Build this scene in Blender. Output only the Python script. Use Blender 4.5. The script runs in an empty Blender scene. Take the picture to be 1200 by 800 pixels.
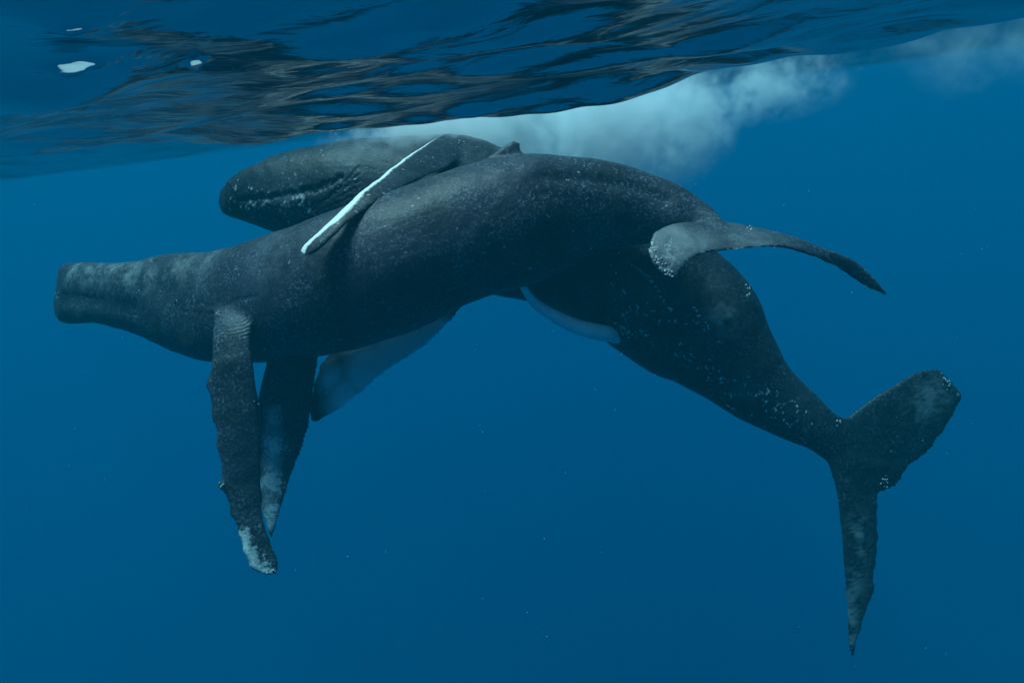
import bpy, bmesh, math, random
import numpy as np
from mathutils import Vector, Matrix

random.seed(4)
rng = np.random.default_rng(11)
scene = bpy.context.scene
COL = scene.collection

# ------------------------------------------------------------------ camera
FPX = 857.0                                   # focal length in pixels of a 1200 x 800 frame
CAM_Z = -0.50                                 # the camera is held just under the surface (z = 0)
PITCH = math.atan((400 - 138) / FPX)          # looking down a little
ROLL = math.radians(7.6)
F = np.array([0, math.cos(PITCH), -math.sin(PITCH)])
R0 = np.array([1.0, 0, 0])
U0 = np.array([0, math.sin(PITCH), math.cos(PITCH)])
R = math.cos(ROLL) * R0 - math.sin(ROLL) * U0
U = math.sin(ROLL) * R0 + math.cos(ROLL) * U0
C = np.array([0, 0, CAM_Z])

cam_data = bpy.data.cameras.new('camera')
cam = bpy.data.objects.new('camera', cam_data)
COL.objects.link(cam)
M = Matrix.Identity(4)
for i in range(3):
    M[i][0] = R[i]; M[i][1] = U[i]; M[i][2] = -F[i]; M[i][3] = C[i]
cam.matrix_world = M
cam_data.sensor_width = 36
cam_data.lens = 36 * FPX / 1200
cam_data.clip_start = 0.05
cam_data.clip_end = 5000
scene.camera = cam

# ------------------------------------------------------------------ sky, sun, exposure
SUN_EL = math.radians(77)
SUN_AZ = math.radians(-78)                    # compass angle from +Y, clockwise: to the left, a little beyond the whales
world = bpy.data.worlds.new('World')
scene.world = world
world.use_nodes = True
wn = world.node_tree.nodes; wl = world.node_tree.links
bg = wn['Background']
sky = wn.new('ShaderNodeTexSky')
sky.sky_type = 'NISHITA'
sky.sun_disc = False
sky.sun_elevation = SUN_EL
sky.sun_rotation = SUN_AZ
wl.new(sky.outputs[0], bg.inputs[0])
bg.inputs[1].default_value = 0.11

sun_data = bpy.data.lights.new('sun', 'SUN')
sun_data.energy = 5.0
sun_data.angle = math.radians(18)              # spread by the rippled water above
sun_data.color = (1.0, 0.955, 0.96)
sun = bpy.data.objects.new('sun', sun_data)
COL.objects.link(sun)
sd = Vector((math.sin(SUN_AZ) * math.cos(SUN_EL), math.cos(SUN_AZ) * math.cos(SUN_EL), math.sin(SUN_EL)))
sun.rotation_euler = sd.to_track_quat('Z', 'Y').to_euler()
sun.location = sd * 40

vs = scene.view_settings
vs.view_transform = 'Standard'; vs.look = 'None'; vs.gamma = 1; vs.exposure = 0.0
vs.use_curve_mapping = False
scene.cycles.max_bounces = 8
scene.cycles.diffuse_bounces = 2
scene.cycles.glossy_bounces = 3
scene.cycles.transparent_max_bounces = 12
scene.cycles.volume_bounces = 6
scene.cycles.volume_step_rate = 0.45
scene.cycles.volume_max_steps = 128
scene.cycles.use_denoising = True

# ------------------------------------------------------------------ helpers
def at(px, py, d):
    return C + d * (F + (px - 600) / FPX * R + (400 - py) / FPX * U)

def pix(P):
    q = P - C
    d = q @ F
    return 600 + FPX * (q @ R) / d, 400 - FPX * (q @ U) / d, d

def catmull(P, n, param=None):
    """smooth curve through P sampled at n points (or at the given 0..1 parameters)"""
    P = np.asarray(P, float)
    m = len(P)
    seg = np.linalg.norm(np.diff(P[:, :3], axis=0), axis=1) ** 0.5
    t = np.concatenate([[0], np.cumsum(seg)]); t /= t[-1]
    s = np.linspace(0, 1, n) if param is None else np.asarray(param)
    i = np.clip(np.searchsorted(t, s, side='right') - 1, 0, m - 2)
    h = (t[i + 1] - t[i])
    u = ((s - t[i]) / h)[:, None]
    d = np.empty_like(P)
    d[1:-1] = (P[2:] - P[:-2]) / (t[2:] - t[:-2])[:, None]
    d[0] = (P[1] - P[0]) / (t[1] - t[0]); d[-1] = (P[-1] - P[-2]) / (t[-1] - t[-2])
    h = h[:, None]
    return ((2*u**3 - 3*u**2 + 1) * P[i] + (u**3 - 2*u**2 + u) * h * d[i]
            + (-2*u**3 + 3*u**2) * P[i + 1] + (u**3 - u**2) * h * d[i + 1])

_H = rng.random((32, 32, 32))
def noise3(p):
    """smooth value noise, about -1..1, for an (n, 3) array"""
    i = np.floor(p).astype(int); f = p - i; f = f * f * (3 - 2 * f)
    out = 0
    for a in (0, 1):
        for b in (0, 1):
            for c in (0, 1):
                w = (f[:, 0] if a else 1 - f[:, 0]) * (f[:, 1] if b else 1 - f[:, 1]) * (f[:, 2] if c else 1 - f[:, 2])
                out = out + w * _H[(i[:, 0] + a) & 31, (i[:, 1] + b) & 31, (i[:, 2] + c) & 31]
    return out * 2 - 1

def fbm(p, octaves=3):
    a, o = 1.0, 0
    for k in range(octaves):
        o = o + a * noise3(p * 2 ** k + 7.3 * k); a *= 0.5
    return o / 1.75

def unit(v):
    return v / np.maximum(np.linalg.norm(v, axis=-1, keepdims=True), 1e-9)

def mesh_from(name, verts, faces):
    me = bpy.data.meshes.new(name)
    me.from_pydata([tuple(v) for v in verts], [], faces)
    me.update()
    return me

def link(name, me, mat=None, parent=None, smooth=True):
    o = bpy.data.objects.new(name, me)
    COL.objects.link(o)
    if mat: me.materials.append(mat)
    if smooth:
        me.polygons.foreach_set('use_smooth', [True] * len(me.polygons))
    if parent:
        o.parent = parent
        o.matrix_parent_inverse = parent.matrix_world.inverted()
    return o

def ring_faces(n, m, base):
    fs = []
    for i in range(n - 1):
        for j in range(m):
            k = (j + 1) % m
            fs.append((base + i*m + j, base + i*m + k, base + (i+1)*m + k, base + (i+1)*m + j))
    fs.append(tuple(base + j for j in range(m))[::-1])
    fs.append(tuple(base + (n-1)*m + j for j in range(m)))
    return fs

class Shell:
    """collects closed shells that are fused into one skin"""
    def __init__(s): s.v = []; s.f = []; s.n = 0
    def add(s, rings):
        n, m = rings.shape[:2]
        s.f += ring_faces(n, m, s.n); s.v.append(rings.reshape(-1, 3)); s.n += n * m

    def body(s, stations, n=150, m=56, keel=None):
        """stations: top px, bottom px, depth, width / height"""
        rows = []
        for (tx, ty), (bx, by), d, wr in stations:
            T, B = at(tx, ty, d), at(bx, by, d)
            rows.append(np.concatenate([(T + B) / 2, (T - B) / 2, [wr]]))
        Q = catmull(np.array(rows), n)
        c, up, wr = Q[:, :3], Q[:, 3:6], Q[:, 6]
        tan = unit(np.gradient(c, axis=0))
        h = np.linalg.norm(up, axis=1)
        up = unit(up - (up * tan).sum(1, keepdims=True) * tan)
        ray = unit(c - C)
        side = unit(ray - (up * ray).sum(1, keepdims=True) * up)      # broad side square to the line of sight of the outline
        a = np.linspace(0, 2 * np.pi, m, endpoint=False)
        ca, sa = np.cos(a), np.sin(a)
        e = 2 / 2.15
        yy = np.sign(ca) * np.abs(ca) ** e; xx = np.sign(sa) * np.abs(sa) ** e
        rings = (c[:, None] + up[:, None] * (h[:, None] * yy)[..., None]
                 + side[:, None] * ((h * wr)[:, None] * xx)[..., None])
        s.add(rings)
        L = np.linalg.norm(np.diff(c, axis=0), axis=1).sum()
        return c, up, side, h, L

    def blade(s, lead, trail, thick, n=70, m=28, knobs=(), ragged=0.0, tipthick=0.05, seed=0):
        """a flipper or fluke lobe between its leading and its trailing edge, given as (px, py, depth)"""
        Lp = catmull([at(*p) for p in lead], n)
        Tp = catmull([at(*p) for p in trail], n)
        t = np.linspace(0, 1, n)
        ch = Tp - Lp
        span = unit(np.gradient((Lp + Tp) / 2, axis=0))
        cu = unit(ch)
        for (k, amp, wid) in knobs:
            Lp = Lp - cu * (amp * np.exp(-((t - k) / wid) ** 2))[:, None]
        if ragged:
            r = noise3(np.stack([t * 34, t * 0 + seed, t * 0], 1)) + 0.45 * noise3(np.stack([t * 60, t * 0 + seed + 5, t * 0], 1))
            Tp = Tp + cu * (ragged * r * np.clip(t * 6, 0, 1))[:, None]
        ch = Tp - Lp; c = np.linalg.norm(ch, axis=1)
        nrm = unit(np.cross(span, ch))
        th = thick * (1 - t) + tipthick * t
        th = np.minimum(th, np.maximum(c * 0.45, 0.035))
        a = np.linspace(0, 2 * np.pi, m, endpoint=False)
        u = 0.5 - 0.5 * np.cos(a)
        prof = np.sign(np.sin(a)) * (1.35 * np.sqrt(np.clip(u, 0, 1)) * (1 - u) ** 0.75 + 0.10 * np.sin(np.abs(a - np.pi)) ** 0.0 * (u > 0.02) * (u < 0.98))
        rings = (Lp[:, None] + ch[:, None] * u[None, :, None]
                 + nrm[:, None] * (th[:, None] * 0.5 * prof[None])[..., None])
        s.add(rings)
        return Lp, Tp, nrm

    def tube(s, pts, radii, n=40, m=20):
        Q = catmull(np.array([np.concatenate([at(*p), [r]]) for p, r in zip(pts, radii)]), n)
        c, r = Q[:, :3], Q[:, 3]
        tan = unit(np.gradient(c, axis=0))
        up = unit(np.cross(tan, F)); sd_ = np.cross(tan, up)
        a = np.linspace(0, 2 * np.pi, m, endpoint=False)
        s.add(c[:, None] + r[:, None, None] * (np.cos(a)[None, :, None] * up[:, None] + np.sin(a)[None, :, None] * sd_[:, None]))

    def fuse(s, name, voxel, smooth=3):
        me = mesh_from(name + '_shells', np.concatenate(s.v), s.f)
        bm = bmesh.new(); bm.from_mesh(me)
        bmesh.ops.recalc_face_normals(bm, faces=bm.faces[:])
        bm.to_mesh(me); bm.free()
        o = bpy.data.objects.new('tmp', me); COL.objects.link(o)
        md = o.modifiers.new('r', 'REMESH'); md.mode = 'VOXEL'; md.voxel_size = voxel
        if smooth:
            ms = o.modifiers.new('s', 'SMOOTH'); ms.factor = 0.5; ms.iterations = smooth
        dg = bpy.context.evaluated_depsgraph_get()
        out = bpy.data.meshes.new_from_object(o.evaluated_get(dg), depsgraph=dg)
        bpy.data.objects.remove(o); bpy.data.meshes.remove(me)
        out.name = name
        return out

def get_co(me):
    v = np.empty(3 * len(me.vertices), np.float32); me.vertices.foreach_get('co', v)
    return v.reshape(-1, 3).astype(float)

def get_no(me):
    v = np.empty(3 * len(me.vertices), np.float32); me.vertex_normals.foreach_get('vector', v)
    return v.reshape(-1, 3).astype(float)

def set_co(me, v):
    me.vertices.foreach_set('co', v.astype(np.float32).ravel()); me.update()

def set_attr(me, name, val):
    a = me.attributes.new(name, 'FLOAT', 'POINT')
    a.data.foreach_set('value', np.asarray(val, np.float32))

class Skin:
    """finds points of a finished skin from outside"""
    def __init__(s, me):
        s.v = get_co(me); s.n = get_no(me)
        s.x, s.y, s.d = pix(s.v)
    def snap(s, px, py, r=2.5):
        k = np.where((np.abs(s.x - px) < r) & (np.abs(s.y - py) < r))[0]
        if len(k) == 0:
            return None, None
        j = k[np.argmin(s.d[k])]
        return s.v[j], s.n[j]
    def line_mask(s, pts, rad, n=None):
        out = np.zeros(len(s.v))
        P = []
        for (x0, y0), (x1, y1) in zip(pts[:-1], pts[1:]):
            k = max(2, int(math.hypot(x1 - x0, y1 - y0) / 2))
            for q in np.linspace(0, 1, k, endpoint=False):
                p, _ = s.snap(x0 + (x1 - x0) * q, y0 + (y1 - y0) * q)
                if p is not None: P.append(p)
        if not P: return out
        lo, hi = np.min(P, 0) - rad * 3, np.max(P, 0) + rad * 3
        k = np.where(((s.v > lo) & (s.v < hi)).all(1))[0]
        if len(k) == 0: return out
        d = np.full(len(k), 9.0)
        for p in P:
            d = np.minimum(d, np.linalg.norm(s.v[k] - p, axis=1))
        out[k] = np.exp(-(d / rad) ** 2)
        return out
    def blob(s, px, py, rad, facing=None):
        p, n = s.snap(px, py, 4)
        if p is None: return np.zeros(len(s.v))
        d = np.linalg.norm(s.v - p, axis=1)
        w = np.exp(-(d / rad) ** 2)
        if facing is not None:
            w *= np.clip((s.n @ n) * 2 + facing, 0, 1)
        return w

# ------------------------------------------------------------------ materials
def new_mat(name):
    m = bpy.data.materials.new(name); m.use_nodes = True
    return m, m.node_tree.nodes, m.node_tree.links

def skin_material(name, dark, mid, pale, grain=1.0):
    m, N, L = new_mat(name)
    b = N['Principled BSDF']
    b.inputs['Roughness'].default_value = 0.50
    b.inputs['Specular IOR Level'].default_value = 0.26
    tc = N.new('ShaderNodeTexCoord')
    def noise(scale, detail=4, rough=0.6):
        n = N.new('ShaderNodeTexNoise'); n.inputs['Scale'].default_value = scale
        n.inputs['Detail'].default_value = detail; n.inputs['Roughness'].default_value = rough
        L.new(tc.outputs['Object'], n.inputs['Vector']); return n
    def ramp(src, lo, hi, a=0.0, c=1.0):
        r = N.new('ShaderNodeMapRange'); r.inputs[1].default_value = lo; r.inputs[2].default_value = hi
        r.inputs[3].default_value = a; r.inputs[4].default_value = c
        L.new(src, r.inputs[0]); return r.outputs[0]
    def mix(f, a, c):
        x = N.new('ShaderNodeMix'); x.data_type = 'RGBA'
        L.new(f, x.inputs[0])
        for s, k in ((a, 6), (c, 7)):
            if isinstance(s, tuple): x.inputs[k].default_value = (*s, 1)
            else: L.new(s, x.inputs[k])
        return x.outputs[2]
    def math_(op, a, c):
        x = N.new('ShaderNodeMath'); x.operation = op
        for s, k in ((a, 0), (c, 1)):
            if isinstance(s, (int, float)): x.inputs[k].default_value = s
            else: L.new(s, x.inputs[k])
        return x.outputs[0]
    def attr(n):
        x = N.new('ShaderNodeAttribute'); x.attribute_name = n; return x.outputs['Fac']
    big = noise(0.9, 4); med = noise(6, 5, 0.65); fine = noise(24, 4, 0.72); dots = noise(21, 1, 0.4); brk = noise(15, 6, 0.72)
    col = mix(ramp(big.outputs[0], 0.38, 0.66), dark, mid)
    g = math_('MULTIPLY', ramp(fine.outputs[0], 0.50, 0.68), ramp(med.outputs[0], 0.36, 0.66, 0.2, 1.0))
    g = math_('MULTIPLY', g, ramp(noise(1.9, 3).outputs[0], 0.36, 0.64, 0.25, 1.0))
    g = math_('MULTIPLY', g, 0.72 * grain)
    col = mix(g, col, (0.25, 0.33, 0.45))
    # small pale spots left by barnacles and cookie-cutter bites
    sp = math_('MULTIPLY', ramp(dots.outputs[0], 0.735, 0.77), ramp(med.outputs[0], 0.46, 0.60))
    col = mix(math_('MULTIPLY', sp, 0.35 * grain), col, (0.42, 0.46, 0.47))
    # pale pigment, its edge broken up by the noise
    pk = math_('ADD', attr('pale'), math_('MULTIPLY', math_('SUBTRACT', brk.outputs[0], 0.5), 2.4))
    pk = math_('MULTIPLY', ramp(pk, 0.34, 0.62), ramp(attr('pale'), 0.02, 0.2))
    col = mix(pk, col, mix(ramp(attr('pale'), 0.65, 0.9), (0.38, 0.42, 0.43), pale))
    col = mix(ramp(attr('soft'), 0.0, 1.0), col, (0.20, 0.22, 0.23))
    col = mix(ramp(attr('white'), 0.08, 0.5), col, (0.72, 0.85, 0.92))  # white skin; on the rear whale's lower flipper it also stands for light
    col = mix(ramp(attr('scar'), 0.15, 0.7), col, (0.66, 0.70, 0.72))
    L.new(col, b.inputs['Base Color'])
    # skin relief
    bp = N.new('ShaderNodeBump'); bp.inputs['Strength'].default_value = 0.36; bp.inputs['Distance'].default_value = 0.02
    hsum = math_('ADD', math_('MULTIPLY', med.outputs[0], 1.2), math_('MULTIPLY', fine.outputs[0], 0.55))
    wr = math_('SINE', math_('MULTIPLY', attr('fold_u'), 6.283), 0)
    hsum = math_('ADD', hsum, math_('MULTIPLY', wr, math_('MULTIPLY', math_('MULTIPLY', attr('fold'), ramp(big.outputs[0], 0.3, 0.6, 0.5, 1.0)), 0.75)))
    hsum = math_('ADD', hsum, math_('MULTIPLY', brk.outputs[0], 0.6))
    L.new(hsum, bp.inputs['Height'])
    L.new(bp.outputs[0], b.inputs['Normal'])
    return m

def simple_mat(name, a, c, scale=14, rough=0.6, spec=0.25, bump=0.2):
    m, N, L = new_mat(name)
    b = N['Principled BSDF']; b.inputs['Roughness'].default_value = rough
    b.inputs['Specular IOR Level'].default_value = spec
    tc = N.new('ShaderNodeTexCoord')
    n = N.new('ShaderNodeTexNoise'); n.inputs['Scale'].default_value = scale; n.inputs['Detail'].default_value = 5
    L.new(tc.outputs['Object'], n.inputs['Vector'])
    x = N.new('ShaderNodeMix'); x.data_type = 'RGBA'
    r = N.new('ShaderNodeMapRange'); r.inputs[1].default_value = 0.35; r.inputs[2].default_value = 0.68
    L.new(n.outputs[0], r.inputs[0]); L.new(r.outputs[0], x.inputs[0])
    x.inputs[6].default_value = (*a, 1); x.inputs[7].default_value = (*c, 1)
    L.new(x.outputs[2], b.inputs['Base Color'])
    bp = N.new('ShaderNodeBump'); bp.inputs['Strength'].default_value = bump; bp.inputs['Distance'].default_value = 0.01
    L.new(n.outputs[0], bp.inputs['Height']); L.new(bp.outputs[0], b.inputs['Normal'])
    return m

MAT_A = skin_material('dark_speckled_skin', (0.010, 0.015, 0.022), (0.028, 0.038, 0.056), (0.66, 0.70, 0.71), 1.0)
MAT_B = skin_material('black_scarred_skin', (0.007, 0.011, 0.016), (0.018, 0.025, 0.036), (0.80, 0.84, 0.85), 0.65)
MAT_PINK = simple_mat('smooth_pale_skin', (0.60, 0.67, 0.72), (0.74, 0.79, 0.82), 5, 0.42, 0.4, 0.1)
MAT_BARN = simple_mat('barnacle_shell', (0.30, 0.31, 0.30), (0.62, 0.63, 0.60), 40, 0.8, 0.1, 0.5)

# ------------------------------------------------------------------ the water: its body and its surface
def water_material():
    m, N, L = new_mat('sea_water_body')
    N.remove(N['Principled BSDF'])
    out = N['Material Output']
    v = N.new('ShaderNodeVolumePrincipled')
    s_scat = (0.00002, 0.00372, 0.0050)          # per metre
    s_abs = (0.068, 0.0114, 0.0057)
    D = 0.11
    col = [s / D for s in s_scat]
    ab = [(1 - a / (D * (1 - c))) ** 2 for a, c in zip(s_abs, col)]
    v.inputs['Color'].default_value = (*col, 1)
    v.inputs['Absorption Color'].default_value = (*ab, 1)
    v.inputs['Density'].default_value = D
    v.inputs['Anisotropy'].default_value = 0.0
    L.new(v.outputs[0], out.inputs['Volume'])
    m.cycles.homogeneous_volume = True
    return m

def box_mesh(name, lo, hi):
    bm = bmesh.new()
    bmesh.ops.create_cube(bm, size=1)
    for v in bm.verts:
        for k in range(3):
            v.co[k] = lo[k] if v.co[k] < 0 else hi[k]
    me = bpy.data.meshes.new(name); bm.to_mesh(me); bm.free()
    return me

water = link('haze', box_mesh('haze', (-420, -420, -260), (420, 420, 0.75)), water_material(), smooth=False)
water['kind'] = 'stuff'
water['label'] = 'clear deep blue sea water filling the whole scene'

def surface_material():
    m, N, L = new_mat('water_surface')
    N.remove(N['Principled BSDF'])
    out = N['Material Output']
    tc = N.new('ShaderNodeTexCoord')
    mp = N.new('ShaderNodeMapping'); mp.inputs['Scale'].default_value = (1.0, 1.7, 1.0)
    mp.inputs['Rotation'].default_value = (0, 0, math.radians(-14))
    L.new(tc.outputs['Object'], mp.inputs['Vector'])
    n = N.new('ShaderNodeTexNoise'); n.inputs['Scale'].default_value = 4.0; n.inputs['Detail'].default_value = 3
    n.inputs['Roughness'].default_value = 0.5; n.inputs['Distortion'].default_value = 0.6
    L.new(mp.outputs[0], n.inputs['Vector'])
    bp = N.new('ShaderNodeBump'); bp.inputs['Strength'].default_value = 0.4; bp.inputs['Distance'].default_value = 0.03
    L.new(n.outputs[0], bp.inputs['Height'])
    fr = N.new('ShaderNodeFresnel'); fr.inputs['IOR'].default_value = 1.333
    L.new(bp.outputs[0], fr.inputs['Normal'])
    tr = N.new('ShaderNodeBsdfTransparent')
    gl = N.new('ShaderNodeBsdfGlossy'); gl.inputs['Roughness'].default_value = 0.15
    L.new(bp.outputs[0], gl.inputs['Normal'])
    mx = N.new('ShaderNodeMixShader')
    L.new(fr.outputs[0], mx.inputs[0]); L.new(tr.outputs[0], mx.inputs[1]); L.new(gl.outputs[0], mx.inputs[2])
    L.new(mx.outputs[0], out.inputs['Surface'])
    return m

WAVES = []
wr = np.random.default_rng(5)
for lam, amp, cnt in ((7.5, 0.070, 2), (3.6, 0.034, 4), (1.8, 0.019, 7), (0.9, 0.0092, 10), (0.45, 0.0030, 12)):
    for k in range(cnt):
        th = math.radians(80) + wr.normal(0, 0.55)
        WAVES.append((2 * math.pi / (lam * wr.uniform(0.75, 1.3)), th, amp * wr.uniform(0.6, 1.3), wr.uniform(0, 6.28)))

def wave_height(x, y):
    # a long swell whose trough lies a few metres in front of the camera
    h = -0.27 * np.cos(2 * np.pi * (y + 0.10 * x - 5.2) / 17.0)
    near = np.exp(-np.hypot(x, y) / 90)
    gust = 0.65 + 0.35 / (1 + np.exp(-(x + 1.2 + 0.6 * np.sin(1.1 * y)) / 0.5))       # calmer water to the left
    for k, th, a, ph in WAVES:
        h = h + a * near * (gust if k > 2.5 else 1.0) * np.sin(k * (x * math.cos(th) + y * math.sin(th)) + ph)
    # a few steep cusps that open the view of the sky
    for x0, y0, sx, sy, a in CUSPS:
        h = h - a * np.exp(-((x - x0 + 0.2 * (y - y0)) / sx) ** 2 - ((y - y0) / sy) ** 2)
    return h

CUSPS = [(-1.31, 2.585, 0.085, 0.024, 0.034), (-0.957, 2.735, 0.028, 0.018, 0.042), (-1.086, 2.21, 0.05, 0.015, 0.018)]

def make_surface():
    far = 8.0 * 1.045 ** np.arange(1, 108)
    gx = np.concatenate([-far[::-1], np.linspace(-8, -3.2, 80)[:-1], np.linspace(-3.2, 3.2, 300), np.linspace(3.2, 8, 80)[1:], far])
    gy = np.concatenate([-far[::-1], np.linspace(-8, 1.2, 60)[:-1], np.linspace(1.2, 7.0, 420), np.linspace(7.0, 8.0, 12)[1:], far])
    X, Y = np.meshgrid(gx, gy)
    Z = wave_height(X, Y)
    V = np.stack([X, Y, Z], -1).reshape(-1, 3)
    i = np.arange(X.size).reshape(X.shape)
    Fq = np.stack([i[:-1, :-1], i[:-1, 1:], i[1:, 1:], i[1:, :-1]], -1).reshape(-1, 4)
    me = bpy.data.meshes.new('water_surface')
    me.vertices.add(len(V)); me.vertices.foreach_set('co', V.ravel())
    me.loops.add(Fq.size); me.loops.foreach_set('vertex_index', Fq.ravel())
    me.polygons.add(len(Fq)); me.polygons.foreach_set('loop_start', np.arange(0, Fq.size, 4))
    me.update(calc_edges=True)
    o = link('water_surface', me, surface_material())
    o['kind'] = 'structure'
    o['label'] = 'rippled underside of the sea surface overhead'
    return o
make_surface()

# ------------------------------------------------------------------ whales
VOX = 0.022

def thing(name, label, cat, loc, group=None):
    o = bpy.data.objects.new(name, None); COL.objects.link(o)
    o.location = loc; o['label'] = label; o['category'] = cat
    if group: o['group'] = group
    bpy.context.view_layer.update()
    return o

# --- the whale in front
A = [((67, 322), (64, 356), 14.62, 1.0),
     ((68, 312), (68, 370), 14.5, 1.1),
     ((79, 308), (81, 379), 14.3, 1.15),
     ((118, 308), (113, 379), 13.7, 1.2),
     ((160, 306), (155, 390), 13.1, 1.15),
     ((185, 299), (180, 401), 12.7, 1.1),
     ((215, 296), (215, 415), 12.3, 1.05),
     ((245, 295), (250, 424), 11.95, 1.05),
     ((275, 289), (292, 425), 11.6, 1.05),
     ((310, 278), (345, 421), 11.3, 1.05),
     ((345, 266), (395, 413), 11.1, 1.05),
     ((390, 250), (440, 402), 10.95, 1.05),
     ((440, 233), (490, 385), 10.85, 1.05),
     ((495, 214), (537, 360), 10.85, 1.02),
     ((545, 197), (580, 344), 10.9, 1.0),
     ((590, 186), (620, 334), 10.95, 0.95),
     ((630, 182), (655, 319), 11.0, 0.9),
     ((675, 184), (690, 303), 11.05, 0.82),
     ((720, 191), (715, 292), 11.05, 0.76),
     ((765, 204), (745, 286), 11.0, 0.7),
     ((800, 219), (775, 283), 10.9, 0.66),
     ((827, 238), (802, 280), 10.8, 0.7),
     ((845, 257), (828, 280), 10.65, 1.0),
     ((866, 274), (856, 283), 10.35, 0.6)]
sa = Shell()
_, _, _, _, LA = sa.body(A)
print('whale A length', LA)
# near flipper
nearL, nearT, nearN = sa.blade(
    [(252, 348, 11.4), (250, 380, 10.78), (249, 420, 10.52), (247, 450, 10.45), (248, 478, 10.42), (254, 505, 10.4), (258, 545, 10.38), (261, 570, 10.36), (269, 595, 10.34), (279, 622, 10.32), (286, 646, 10.3), (297, 667, 10.3), (314, 674, 10.3)],
    [(304, 342, 11.2), (297, 375, 10.66), (294, 402, 10.5), (298, 430, 10.45), (303, 470, 10.45), (306, 520, 10.45), (307, 570, 10.45), (310, 608, 10.42), (318, 636, 10.38), (326, 655, 10.34), (327, 664, 10.32), (325, 672, 10.3)],
    0.34, n=110, knobs=[(0.30, 0.07, 0.025), (0.63, 0.09, 0.018), (0.50, 0.04, 0.02), (0.42, 0.03, 0.02), (0.73, 0.05, 0.015), (0.80, 0.02, 0.012), (0.86, 0.025, 0.012), (0.92, 0.02, 0.01)],
    ragged=0.008, tipthick=0.10, seed=1)
# far flipper
sa.blade([(312, 380, 12.1), (312, 425, 12.35), (304, 460, 12.4), (298, 500, 12.4), (298, 545, 12.35), (303, 585, 12.3), (311, 612, 12.28), (317, 630, 12.25)],
         [(378, 380, 12.0), (374, 418, 12.2), (370, 445, 12.25), (364, 488, 12.3), (353, 528, 12.3), (340, 564, 12.3), (328, 602, 12.28), (319, 629, 12.25)],
         0.24, ragged=0.006, seed=2)
# tail flukes: the left lobe turned towards the viewer, the right lobe edge-on
sa.blade([(842, 262, 10.85), (815, 261, 10.55), (790, 262, 10.25), (771, 270, 10.0), (760, 286, 9.85), (762, 304, 9.78), (774, 320, 9.76), (790, 327, 9.76)],
         [(884, 290, 10.05), (858, 293, 9.98), (832, 296, 9.9), (815, 302, 9.83), (804, 309, 9.79), (799, 316, 9.77), (795, 322, 9.76), (793, 326, 9.76)],
         0.22, knobs=[(0.55, 0.02, 0.03), (0.7, 0.02, 0.02)], ragged=0.016, tipthick=0.07, seed=3)
sa.blade([(838, 262, 10.9), (862, 263, 10.85), (890, 269, 10.72), (925, 277, 10.55), (962, 289, 10.42), (998, 302, 10.35), (1020, 320, 10.32), (1041, 345, 10.3)],
         [(868, 291, 10.05), (882, 290, 10.06), (905, 289, 10.12), (930, 292, 10.25), (960, 304, 10.38), (988, 319, 10.45), (1012, 335, 10.42), (1037, 346, 10.33)],
         0.20, ragged=0.012, tipthick=0.06, seed=4)
# dorsal fin
sa.blade([(540, 208, 10.75), (568, 187, 10.72), (588, 173, 10.7), (601, 165, 10.7)],
         [(640, 200, 10.75), (622, 186, 10.72), (611, 177, 10.7), (610, 168, 10.7)], 0.24, n=24, tipthick=0.12)
meA = sa.fuse('body', VOX)
print('A verts', len(meA.vertices))

# --- the whale behind and below
B = [((257, 223), (258, 237), 13.9, 1.0),
     ((262, 215), (267, 251), 13.8, 1.1),
     ((290, 198), (291, 260), 13.65, 1.15),
     ((330, 182), (325, 273), 13.55, 1.12),
     ((380, 171), (370, 287), 13.45, 1.1),
     ((430, 165), (415, 300), 13.4, 1.05),
     ((490, 162), (470, 315), 13.35, 1.0),
     ((545, 162), (520, 330), 13.3, 1.0),
     ((600, 184), (565, 342), 13.2, 0.95),
     ((650, 200), (605, 350), 13.1, 0.95),
     ((700, 218), (645, 361), 12.9, 0.95),
     ((750, 240), (678, 377), 12.75, 0.95),
     ((798, 266), (712, 401), 12.6, 0.92),
     ((840, 298), (740, 421), 12.45, 0.85),
     ((872, 330), (780, 446), 12.35, 0.8),
     ((890, 372), (820, 465), 12.25, 0.75),
     ((910, 412), (860, 488), 12.15, 0.68),
     ((935, 443), (890, 501), 12.1, 0.62),
     ((958, 464), (922, 515), 12.05, 0.56),
     ((976, 482), (948, 526), 12.0, 0.5),
     ((992, 492), (970, 540), 12.0, 0.4),
     ((1010, 515), (996, 550), 12.0, 0.16)]
sb = Shell()
_, _, _, _, LB = sb.body(B)
print('whale B length', LB)
# flukes facing the viewer
sb.blade([(962, 500, 11.95), (990, 489, 12.0), (1015, 472, 12.05), (1042, 455, 12.1), (1072, 437, 12.2), (1098, 432, 12.3), (1116, 447, 12.38), (1127, 462, 12.4)],
         [(1010, 590, 12.05), (1032, 578, 12.1), (1052, 566, 12.15), (1064, 547, 12.2), (1086, 530, 12.28), (1106, 506, 12.34), (1119, 484, 12.38), (1127, 467, 12.4)],
         0.26, ragged=0.022, tipthick=0.07, seed=6, knobs=[(0.93, 0.02, 0.02)])
sb.blade([(962, 525, 11.95), (974, 553, 11.95), (981, 582, 11.92), (985, 620, 11.88), (989, 668, 11.84), (992, 712, 11.82), (994, 745, 11.8), (998, 771, 11.8)],
         [(1045, 545, 12.08), (1030, 577, 12.08), (1029, 600, 12.05), (1029, 630, 12.0), (1027, 662, 11.95), (1022, 696, 11.9), (1011, 728, 11.85), (999, 770, 11.8)],
         0.24, ragged=0.022, tipthick=0.06, seed=7)
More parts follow.
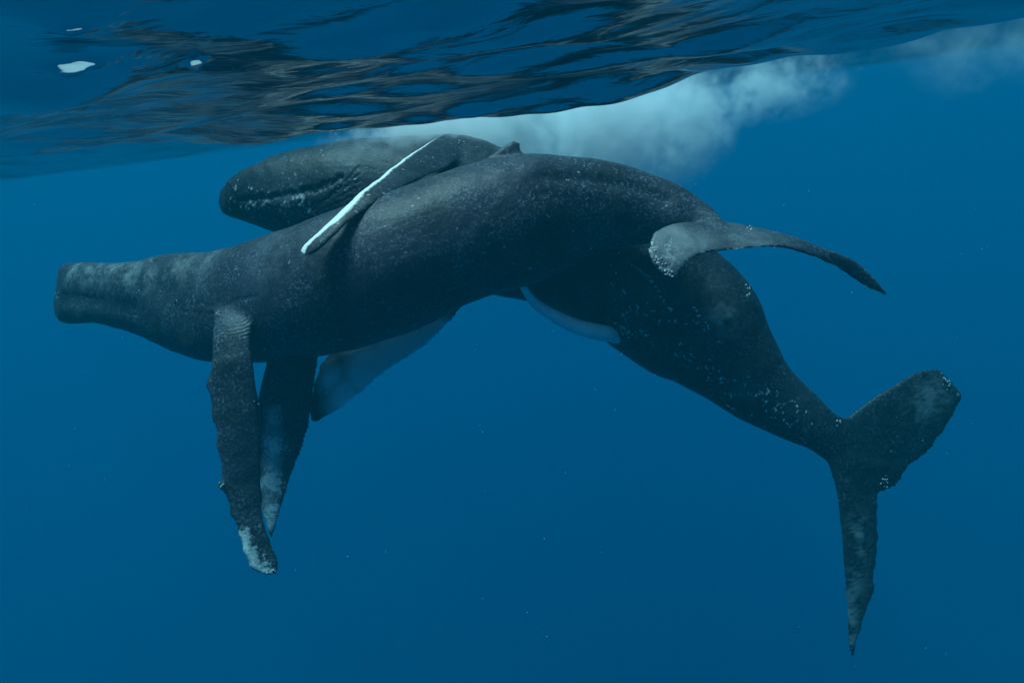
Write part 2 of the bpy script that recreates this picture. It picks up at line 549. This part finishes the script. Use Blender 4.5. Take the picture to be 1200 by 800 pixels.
# dorsal fin
sb.blade([(846, 318, 12.45), (858, 316, 12.45), (868, 322, 12.45), (878, 331, 12.45)],
         [(880, 378, 12.4), (881, 358, 12.42), (881, 346, 12.42), (880, 338, 12.44)], 0.2, n=24, tipthick=0.09)
# flipper laid over the back of the whale in front
ovL, ovT, ovN = sb.blade([(520, 158, 12.7), (497, 170, 12.0), (474, 186, 11.5), (448, 206, 10.9), (420, 230, 10.3), (396, 251, 9.98), (374, 273, 9.92), (356, 289, 9.88), (352, 296, 9.86)],
         [(585, 178, 12.9), (552, 184, 12.4), (520, 199, 11.7), (485, 213, 10.95), (448, 233, 10.25), (412, 258, 9.90), (390, 277, 9.76), (372, 294, 9.73), (359, 300, 9.76)],
         0.24, tipthick=0.12, ragged=0.004, seed=8)
# flipper reaching under the belly of the whale in front
sb.blade([(470, 318, 12.9), (430, 358, 12.6), (395, 402, 12.45), (376, 428, 12.4), (367, 455, 12.35), (363, 478, 12.25), (365, 492, 12.2)],
         [(580, 330, 12.4), (552, 350, 12.0), (526, 378, 11.85), (496, 407, 11.8), (450, 438, 11.85), (402, 476, 12.0), (370, 494, 12.15)],
         0.20, ragged=0.010, tipthick=0.06, seed=9, knobs=[(0.6, 0.03, 0.03), (0.72, 0.03, 0.02)])
meB = sb.fuse('body', VOX)
print('B verts', len(meB.vertices))

# ---------- relief and pigment of the front whale
def smooth_near(me, spots, iters=30):
    """blends the roots of flippers and flukes into the body"""
    sk = Skin(me); w = np.zeros(len(sk.v))
    for px, py, rad in spots:
        p, _ = sk.snap(px, py, 4)
        if p is not None: w = np.maximum(w, np.exp(-(np.linalg.norm(sk.v - p, axis=1) / rad) ** 4))
    e = np.empty(2 * len(me.edges), np.int32); me.edges.foreach_get('vertices', e); e = e.reshape(-1, 2)
    e = e[(w[e] > 0.01).any(1)]
    v = sk.v.copy(); n = len(v)
    deg = np.maximum(np.bincount(e.ravel(), minlength=n), 1)
    for k in range(iters):
        acc = np.stack([np.bincount(e[:, 0], v[e[:, 1], c], n) + np.bincount(e[:, 1], v[e[:, 0], c], n) for c in range(3)], 1)
        v = v + (0.6 * w)[:, None] * (acc / deg[:, None] - v) * (deg > 1)[:, None]
    set_co(me, v)

def smoothstep(a, b, x):
    t = np.clip((x - a) / (b - a), 0, 1); return t * t * (3 - 2 * t)

def relief(me, amp):
    v, n = get_co(me), get_no(me)
    v = v + n * (amp * fbm(v * 1.7, 3) + amp * 0.35 * fbm(v * 6 + 3, 2))[:, None]
    set_co(me, v)

smooth_near(meA, [(274, 362, 0.34), (858, 268, 0.22)], 45)
smooth_near(meA, [(600, 176, 0.3), (590, 180, 0.3)], 8)
smooth_near(meB, [(985, 520, 0.5), (1015, 545, 0.3), (545, 175, 0.4)], 40)
relief(meA, 0.022); relief(meB, 0.022)

def dent(me, lines):
    sk = Skin(me); off = 0
    for pts, rad, depth in lines:
        off = off - depth * sk.line_mask(pts, rad)
    set_co(me, sk.v + sk.n * np.asarray(off)[:, None])

dent(meA, [([(72, 352), (95, 354), (125, 358), (155, 364)], 0.17, 0.05), ([(66, 346), (85, 348), (110, 351)], 0.03, 0.010),
           ([(205, 358), (230, 356), (252, 359), (275, 352), (300, 349)], 0.025, 0.014),
           ([(210, 366), (240, 368), (258, 372)], 0.022, 0.012),
           ([(176, 301), (180, 314), (176, 328), (160, 340)], 0.10, 0.035), ([(186, 338), (196, 346)], 0.26, 0.06),
           ([(640, 205), (690, 207), (740, 216), (780, 232)], 0.10, 0.035),
           ([(690, 288), (730, 287), (765, 285)], 0.05, 0.03)])

def knobs(me, spots, size, height, seed, beyond=0.0):
    """raised bumps of the skin itself; returns how strongly each point belongs to a bump"""
    sk = Skin(me); off = np.zeros(len(sk.v)); r_ = random.Random(seed)
    for (x, y, rx, ry, cnt) in spots:
        for k in range(cnt):
            p, nn = sk.snap(x + r_.gauss(0, rx), y + r_.gauss(0, ry), 2)
            if p is None or pix(p)[2] < beyond: continue
            rad = r_.uniform(*size)
            q = np.where((np.abs(sk.v - p) < 2.5 * rad).all(1))[0]
            g = np.exp(-(np.linalg.norm(sk.v[q] - p, axis=1) / rad) ** 2) * r_.uniform(0.4, 1.0)
            off[q] = np.maximum(off[q], g)
    set_co(me, sk.v + sk.n * (height * off)[:, None])
    return off

knA = knobs(meA, [(100, 320, 18, 6, 26), (140, 322, 16, 8, 26), (200, 320, 22, 12, 16), (90, 366, 12, 5, 8)], (0.04, 0.07), 0.020, 1)
knB = knobs(meB, [(300, 245, 10, 5, 26), (325, 240, 12, 8, 40), (350, 242, 12, 9, 50), (378, 236, 12, 10, 46), (345, 256, 14, 5, 24), (405, 216, 18, 10, 26), (280, 215, 10, 8, 14), (268, 236, 5, 6, 12), (440, 212, 18, 9, 14)], (0.022, 0.045), 0.026, 2, beyond=12.6)
skA = Skin(meA)
v, n = skA.v, skA.n
pale = np.zeros(len(v)); soft = np.zeros(len(v)); scar = np.zeros(len(v))
# near flipper: mottled white towards the tip; edges white
P_l = skA.line_mask([(283, 625), (288, 645), (298, 662), (312, 668)], 0.10)
pale = np.maximum(pale, 0.8 * P_l)
for (x, y, r, k) in ((292, 620, .10, .5), (300, 640, .10, .5), (310, 655, .12, .55), (268, 585, .06, .35)):
    pale = np.maximum(pale, k * skA.blob(x, y, r))
# far flipper: pale lower part
for (x, y, r, k) in ((318, 520, .26, .62), (318, 560, .25, .66), (316, 595, .2, .6), (330, 540, .15, .4), (322, 480, .2, .35)):
    pale = np.maximum(pale, k * skA.blob(x, y, r))
whiteA = np.zeros(len(v))
whiteA = 0.20 * skA.line_mask([(318, 485), (316, 530), (316, 575), (318, 612)], 0.22) * (1 + 0.5 * fbm(v * 6)) * (skA.d > 11.8)
# flukes
for (x, y, r, k) in ((788, 292, .22, .5), (795, 300, .15, .4), (780, 310, .16, .42)):
    pale = np.maximum(pale, k * skA.blob(x, y, r, 0.2))
scar = np.maximum(scar, 0.9 * skA.line_mask([(762, 282), (760, 292), (764, 306), (774, 318), (788, 325)], 0.022) * smoothstep(-.1, .4, fbm(v * 14)))
scar = np.maximum(scar, 0.7 * skA.line_mask([(800, 316), (806, 308), (818, 302), (845, 296), (875, 292)], 0.014) * smoothstep(-.2, .3, fbm(v * 14)))
soft = np.maximum(soft, 0.8 * skA.blob(800, 282, .5, .2) * (1 + 0.8 * fbm(v * 8)))
soft = np.maximum(soft, 0.3 * skA.blob(880, 277, .5, .2) * (1 + 0.8 * fbm(v * 8)))
# rostrum
for (x, y, r, k) in ((80, 316, .25, .9), (100, 316, .3, .95), (125, 315, .3, .85), (150, 316, .3, .9), (170, 320, .22, .8), (210, 306, .35, .6), (240, 303, .35, .45), (90, 325, .2, .35), (310, 300, .5, .2), (350, 290, .5, .15)):
    soft = np.maximum(soft, k * skA.blob(x, y, r) * (0.55 + 1.0 * fbm(v * 7) + 0.5 * noise3(v * 22)))
# scratches
sr = random.Random(3)
for k in range(45):
    x, y = sr.uniform(330, 830), sr.uniform(185, 330)
    l = sr.uniform(1, 5); a = sr.uniform(-0.6, 0.1)
    scar = np.maximum(scar, sr.uniform(.2, .55) * skA.line_mask([(x, y), (x + l * math.cos(a), y + l * math.sin(a))], sr.uniform(.010, .020)))
# skin folds at the root of the near flipper
root, _ = skA.snap(276, 372)
axis = unit(nearL[30] - nearL[2])
rel = v - root
al = rel @ axis
cross_ = np.linalg.norm(rel - al[:, None] * axis, axis=1)
fold = np.exp(-((al - 0.02) / 0.20) ** 2) * np.exp(-(cross_ / 0.30) ** 2) * smoothstep(-0.5, 0.3, fbm(v * 3 + 5))
# some folds fan out on to the trailing side
fold = np.maximum(fold, 0.8 * skA.line_mask([(285, 380), (294, 392), (297, 402)], 0.09))
soft = np.maximum(soft, 0.30 * knA)
set_attr(meA, 'pale', pale); set_attr(meA, 'soft', soft); set_attr(meA, 'scar', scar)
set_attr(meA, 'white', whiteA); set_attr(meA, 'fold', fold)
set_attr(meA, 'fold_u', (al + 0.9 * cross_ ** 2 + 0.14 * fbm(v * 2.6)) / 0.058)

# ---------- pigment of the rear whale
knobs(meB, [(724, 383, 3, 3, 4), (731, 392, 3, 3, 4)], (0.09, 0.13), 0.08, 5)
dent(meB, [([(275, 238), (320, 232), (370, 222), (400, 205)], 0.05, 0.04),
           ([(745, 318), (765, 335), (785, 362)], 0.02, 0.012)]
          + [([(300 + 6 * k, 262 - 1.2 * k), (350 + 8 * k, 258 - 6 * k), (420, 228 - 9 * k)], 0.022, 0.014) for k in range(5)])
skB = Skin(meB)
v, n = skB.v, skB.n
pale = np.zeros(len(v)); soft = np.zeros(len(v)); scar = np.zeros(len(v))
# white leading edge of the flipper on top
d = np.full(len(v), 9.0)
near_ov = np.where((skB.x > 330) & (skB.x < 560) & (skB.y > 150) & (skB.y < 320) & (skB.d < 12.6))[0]
for i in range(0, len(ovL)):
    w = 0.092 * (1 - 0.6 * max(0, 1 - i / 40))
    q = ovL[i] + 0.45 * w * unit(ovT[i] - ovL[i])
    d[near_ov] = np.minimum(d[near_ov], np.linalg.norm(v[near_ov] - q, axis=1) / w)
pale = np.maximum(pale, smoothstep(1.35, 0.7, d) * 0.98)
# the other flipper, pale in the middle: light passing through it painted in too
under = np.zeros(len(v))
for (x, y, r, k) in ((465, 400, .5, .8), (430, 430, .5, .75), (505, 385, .35, .7), (400, 460, .4, .55), (385, 440, .3, .5)):
    soft = np.maximum(soft, k * skB.blob(x, y, r) * (1 + 0.4 * fbm(v * 5))); under = np.maximum(under, k * skB.blob(x, y, r))
# flukes
mott = np.clip(0.45 + 1.5 * fbm(v * 5 + 2) + 0.7 * noise3(v * np.array([13, 13, 34.0])), 0, 1.2)
for (x, y, r, k) in ((1090, 470, .34, .95), (1105, 462, .25, .8), (1075, 485, .2, .6)):
    soft = np.maximum(soft, k * skB.blob(x, y, r) * mott)
soft = np.maximum(soft, 0.85 * skB.line_mask([(1008, 612), (1004, 650), (1002, 690), (1000, 725), (998, 748)], 0.19) * mott)
scar = np.maximum(scar, 0.8 * skB.line_mask([(1106, 437), (1118, 449), (1126, 463)], 0.03) * smoothstep(-.1, .4, fbm(v * 14)))
# round old mark on the flank, scratches, the long line
ring = skB.blob(848, 378, .30)
soft = np.maximum(soft, 0.9 * ring * (0.6 + 1.1 * fbm(v * 11)))
for (x, y, r, k) in ((870, 455, .3, .25), (760, 330, .3, .15), (835, 330, .3, .2), (800, 345, .2, .2), (330, 235, .4, .25)):
    soft = np.maximum(soft, k * skB.blob(x, y, r) * (0.6 + 0.9 * fbm(v * 9)))
scar = np.maximum(scar, 0.6 * skB.line_mask([(735, 306), (752, 318), (768, 338), (778, 356), (786, 368)], 0.010))
for pts in (([(815, 455), (824, 463), (838, 470), (852, 478), (866, 486)]), ([(880, 469), (892, 465), (904, 460)]), ([(910, 477), (926, 472)]),
            ([(712, 375), (724, 383), (736, 392), (745, 398)])):
    scar = np.maximum(scar, 0.75 * skB.line_mask(pts, 0.025) * smoothstep(-.1, .45, fbm(v * 16)))
cl = [(sr.uniform(715, 950), sr.uniform(-45, 75)) for k in range(16)]
for k in range(130):
    cx, co_ = sr.choice(cl)
    x = cx + sr.gauss(0, 12); y = 322 + (x - 715) * 0.66 + co_ + sr.gauss(0, 9)
    l = sr.uniform(0.5, 9); a = sr.gauss(0.65, 0.7)
    scar = np.maximum(scar, sr.uniform(.25, .9) * skB.line_mask([(x, y), (x + l * math.cos(a), y + l * math.sin(a))], sr.uniform(.008, .017)))
for k in range(90):
    x = sr.uniform(275, 540); y = sr.uniform(170, 260)
    l = sr.uniform(1, 6); a = sr.uniform(-0.3, 0.5)
    scar = np.maximum(scar, sr.uniform(.2, .6) * skB.line_mask([(x, y), (x + l * math.cos(a), y + l * math.sin(a))], sr.uniform(.010, .016)))
scar = np.maximum(scar, 0.75 * knB * smoothstep(-0.6, 0.4, fbm(v * 5)))
set_attr(meB, 'pale', pale); set_attr(meB, 'soft', soft); set_attr(meB, 'scar', scar)
set_attr(meB, 'white', under)
set_attr(meB, 'fold', np.zeros(len(v))); set_attr(meB, 'fold_u', np.zeros(len(v)))

wa = thing('humpback_whale', 'dark grey whale stretched out level in front, both flippers hanging down', 'whale', tuple(at(450, 320, 10.9)))
wb = thing('humpback_whale', 'black scarred whale behind the level one, its white edged flipper over that one\'s back', 'whale', tuple(at(780, 350, 12.5)))
bodyA = link('body', meA, MAT_A, wa)
bodyB = link('body', meB, MAT_B, wb)

# eye of the front whale, just above the corner of the mouth
ep, en = Skin(meA).snap(203, 352, 3)
bm = bmesh.new(); bmesh.ops.create_uvsphere(bm, u_segments=20, v_segments=12, radius=0.05)
for w_ in bm.verts: w_.co = Vector(ep - en * 0.028) + w_.co
me_eye = bpy.data.meshes.new('eye'); bm.to_mesh(me_eye); bm.free()
link('eye', me_eye, simple_mat('dark_eye', (0.008, 0.009, 0.010), (0.02, 0.018, 0.016), 30, 0.12, 0.5, 0.0), wa)

# pale curved organ and the fold it comes out of, on the rear whale
s = Shell()
s.tube([(607, 322, 10.9), (613, 336, 11.1), (627, 355, 11.3), (646, 368, 11.45), (669, 380, 11.6), (691, 387, 11.72), (712, 391, 11.9), (735, 396, 12.5)],
       [0.04, 0.055, 0.075, 0.095, 0.115, 0.128, 0.133, 0.125], n=60, m=28)
org = link('curved_organ', s.fuse('curved_organ', 0.016, 2), MAT_PINK, wb)
org['label'] = 'smooth pale grey curved organ between the two bellies'

# barnacles and head knobs: small cones, too small to pick apart singly
def barnacles(name, sk, spots, parent, mat, size=(0.016, 0.035)):
    V, Fc = [], []
    for (x, y, r, cnt) in spots:
        for k in range(cnt):
            p, nn = sk.snap(x + sr.gauss(0, r), y + sr.gauss(0, r * 0.7), 2)
            if p is None: continue
            rad = sr.uniform(*size); hgt = rad * sr.uniform(0.5, 1.0)
            t1 = unit(np.cross(nn, [0.3, 0.9, 0.2])); t2 = np.cross(nn, t1)
            b0 = len(V)
            for (rr, hh) in ((1.0, -0.3), (0.85, 0.5), (0.45, 1.0)):
                for q in range(7):
                    a = q * 2 * math.pi / 7 + k
                    V.append(p + rad * rr * (math.cos(a) * t1 + math.sin(a) * t2) + nn * hh * hgt)
            for j in range(2):
                for q in range(7):
                    Fc.append((b0 + j*7 + q, b0 + j*7 + (q+1) % 7, b0 + (j+1)*7 + (q+1) % 7, b0 + (j+1)*7 + q))
            Fc.append(tuple(b0 + 14 + q for q in range(7)))
    o = link(name, mesh_from(name, V, Fc), mat, parent)
    o['kind'] = 'stuff'
    return o

skA2, skB2 = Skin(meA), Skin(meB)
barnacles('barnacles', skA2, [(770, 305, 5, 14), (783, 320, 5, 16), (764, 290, 3, 8), (880, 266, 2, 5), (318, 668, 4, 8), (252, 366, 2, 4), (257, 566, 3, 4), (302, 470, 2, 4), (65, 347, 2, 5)], wa, MAT_BARN, (0.008, 0.018))
barnacles('barnacles', skB2, [(879, 335, 2, 6), (880, 344, 2, 5), (1040, 565, 5, 10), (1112, 445, 5, 12), (728, 388, 7, 14), (838, 472, 9, 6), (905, 462, 8, 3), (985, 492, 4, 6), (540, 160, 6, 10)], wb, MAT_BARN, (0.008, 0.018))

# ------------------------------------------------------------------ clouds of bubbles under the surface
def bubble_cloud(name, lo, hi, blobs, dens, scale, label, color=(0.96, 0.98, 1.0), thresh=0.42):
    """a volume of fine bubbles: soft ellipsoids (centre, radii, weight) broken up by noise"""
    m, N, L = new_mat(name)
    N.remove(N['Principled BSDF'])
    out = N['Material Output']
    tc = N.new('ShaderNodeTexCoord')
    src = tc.outputs['Object']
    nz = N.new('ShaderNodeTexNoise'); nz.inputs['Scale'].default_value = scale; nz.inputs['Detail'].default_value = 6
    nz.inputs['Roughness'].default_value = 0.66; nz.inputs['Distortion'].default_value = 0.4
    L.new(src, nz.inputs['Vector'])
    total = None
    def mt(op, a, b):
        x = N.new('ShaderNodeMath'); x.operation = op
        for q, k in ((a, 0), (b, 1)):
            if isinstance(q, (int, float)): x.inputs[k].default_value = q
            else: L.new(q, x.inputs[k])
        return x.outputs[0]
    for c, r, w in blobs:
        mp = N.new('ShaderNodeMapping'); mp.vector_type = 'POINT'
        mp.inputs['Scale'].default_value = [1 / q for q in r]
        mp.inputs['Location'].default_value = [-a / q for a, q in zip(c, r)]
        L.new(src, mp.inputs['Vector'])
        ln = N.new('ShaderNodeVectorMath'); ln.operation = 'LENGTH'
        L.new(mp.outputs[0], ln.inputs[0])
        f = mt('MULTIPLY', mt('MAXIMUM', mt('SUBTRACT', 1.0, ln.outputs['Value']), 0.0), w)
        total = f if total is None else mt('MAXIMUM', total, f)
    nn = mt('MULTIPLY', mt('SUBTRACT', nz.outputs[0], thresh + 0.08), 4.2)
    n2 = N.new('ShaderNodeTexNoise'); n2.inputs['Scale'].default_value = scale * 3.4; n2.inputs['Detail'].default_value = 4
    n2.inputs['Roughness'].default_value = 0.65
    L.new(src, n2.inputs['Vector'])
    nn = mt('ADD', nn, mt('MULTIPLY', mt('SUBTRACT', n2.outputs[0], 0.5), 4.0))
    d = mt('MAXIMUM', mt('ADD', mt('MULTIPLY', total, 1.5), nn), 0.0)
    d = mt('MULTIPLY', d, mt('MINIMUM', mt('MULTIPLY', total, 3.0), 1.0))
    d = mt('MULTIPLY', d, dens)
    v = N.new('ShaderNodeVolumePrincipled')
    v.inputs['Color'].default_value = (*color, 1)
    v.inputs['Anisotropy'].default_value = 0.0
    L.new(d, v.inputs['Density'])
    L.new(v.outputs[0], out.inputs['Volume'])
    o = link(name, box_mesh(name, lo, hi), m, smooth=False)
    o['kind'] = 'stuff'; o['label'] = label
    return o

def bounds(blobs):
    lo = np.min([np.array(c) - np.array(r) for c, r, w in blobs], 0); hi = np.max([np.array(c) + np.array(r) for c, r, w in blobs], 0)
    hi[2] = min(hi[2], 0.4)
    return lo, hi
blobs = [(tuple(at(690, 160, 14.8)), (2.5, 1.8, 1.5), 1.0),
         (tuple(at(600, 145, 14.9)), (2.4, 1.6, 1.2), 1.1),
         (tuple(at(490, 158, 12.9)), (1.9, 0.9, 0.55), 0.75),
         (tuple(at(760, 150, 14.8)), (1.9, 1.5, 1.5), 0.8),
         (tuple(at(880, 100, 15.2)), (2.6, 1.4, 0.9), 0.30)]
bubble_cloud('bubble_cloud', *bounds(blobs), blobs, 2.4, 1.0, 'white cloud of churned bubbles above the two whales')
blobs2 = [(tuple(at(1160, 60, 14.5)), (2.0, 1.4, 1.0), 0.5), (tuple(at(1080, 50, 14.5)), (1.6, 1.2, 0.6), 0.4)]
bubble_cloud('bubble_wisp', *bounds(blobs2), blobs2, 0.25, 1.1, 'thin drifting veil of bubbles beyond the tail flukes')

# ------------------------------------------------------------------ single bubbles in and around the cloud
V, Fc = [], []
br = random.Random(21)
OCT = ((0, 2, 4), (2, 1, 4), (1, 3, 4), (3, 0, 4), (2, 0, 5), (1, 2, 5), (3, 1, 5), (0, 3, 5))
for k in range(4200):
    c, r, w_ = br.choice(blobs[:4] + blobs[2:3])
    p = np.array([c[q] + r[q] * br.gauss(0, 0.42) for q in range(3)])
    if p[2] > -0.05: continue
    rad = 0.0025 + 0.006 * br.random() ** 4
    b0 = len(V)
    for dx in ((1, 0, 0), (-1, 0, 0), (0, 1, 0), (0, -1, 0), (0, 0, 1), (0, 0, -1)):
        V.append(p + rad * np.array(dx))
    Fc += [tuple(b0 + q for q in t) for t in OCT]
bo = link('bubbles', mesh_from('bubbles', V, Fc), simple_mat('bubble', (0.75, 0.80, 0.82), (0.85, 0.88, 0.9), 8, 0.3, 0.5, 0.0))
bo['kind'] = 'stuff'; bo['label'] = 'single tiny bubbles scattered through the white cloud'

# ------------------------------------------------------------------ specks drifting in the water
V, Fc = [], []
pr = random.Random(9)
for k in range(150):
    p = at(pr.uniform(20, 1180), pr.uniform(190, 780), pr.uniform(4.5, 9.5)); r = pr.uniform(0.0015, 0.004)
    b0 = len(V)
    for dx in ((1, 0, 0), (-1, 0, 0), (0, 1, 0), (0, -1, 0), (0, 0, 1), (0, 0, -1)):
        V.append(p + r * np.array(dx))
    Fc += [tuple(b0 + q for q in t) for t in ((0, 2, 4), (2, 1, 4), (1, 3, 4), (3, 0, 4), (2, 0, 5), (1, 2, 5), (3, 1, 5), (0, 3, 5))]
sp = link('drifting_specks', mesh_from('drifting_specks', V, Fc), MAT_BARN)
sp['kind'] = 'stuff'; sp['label'] = 'tiny pale specks drifting in the water'
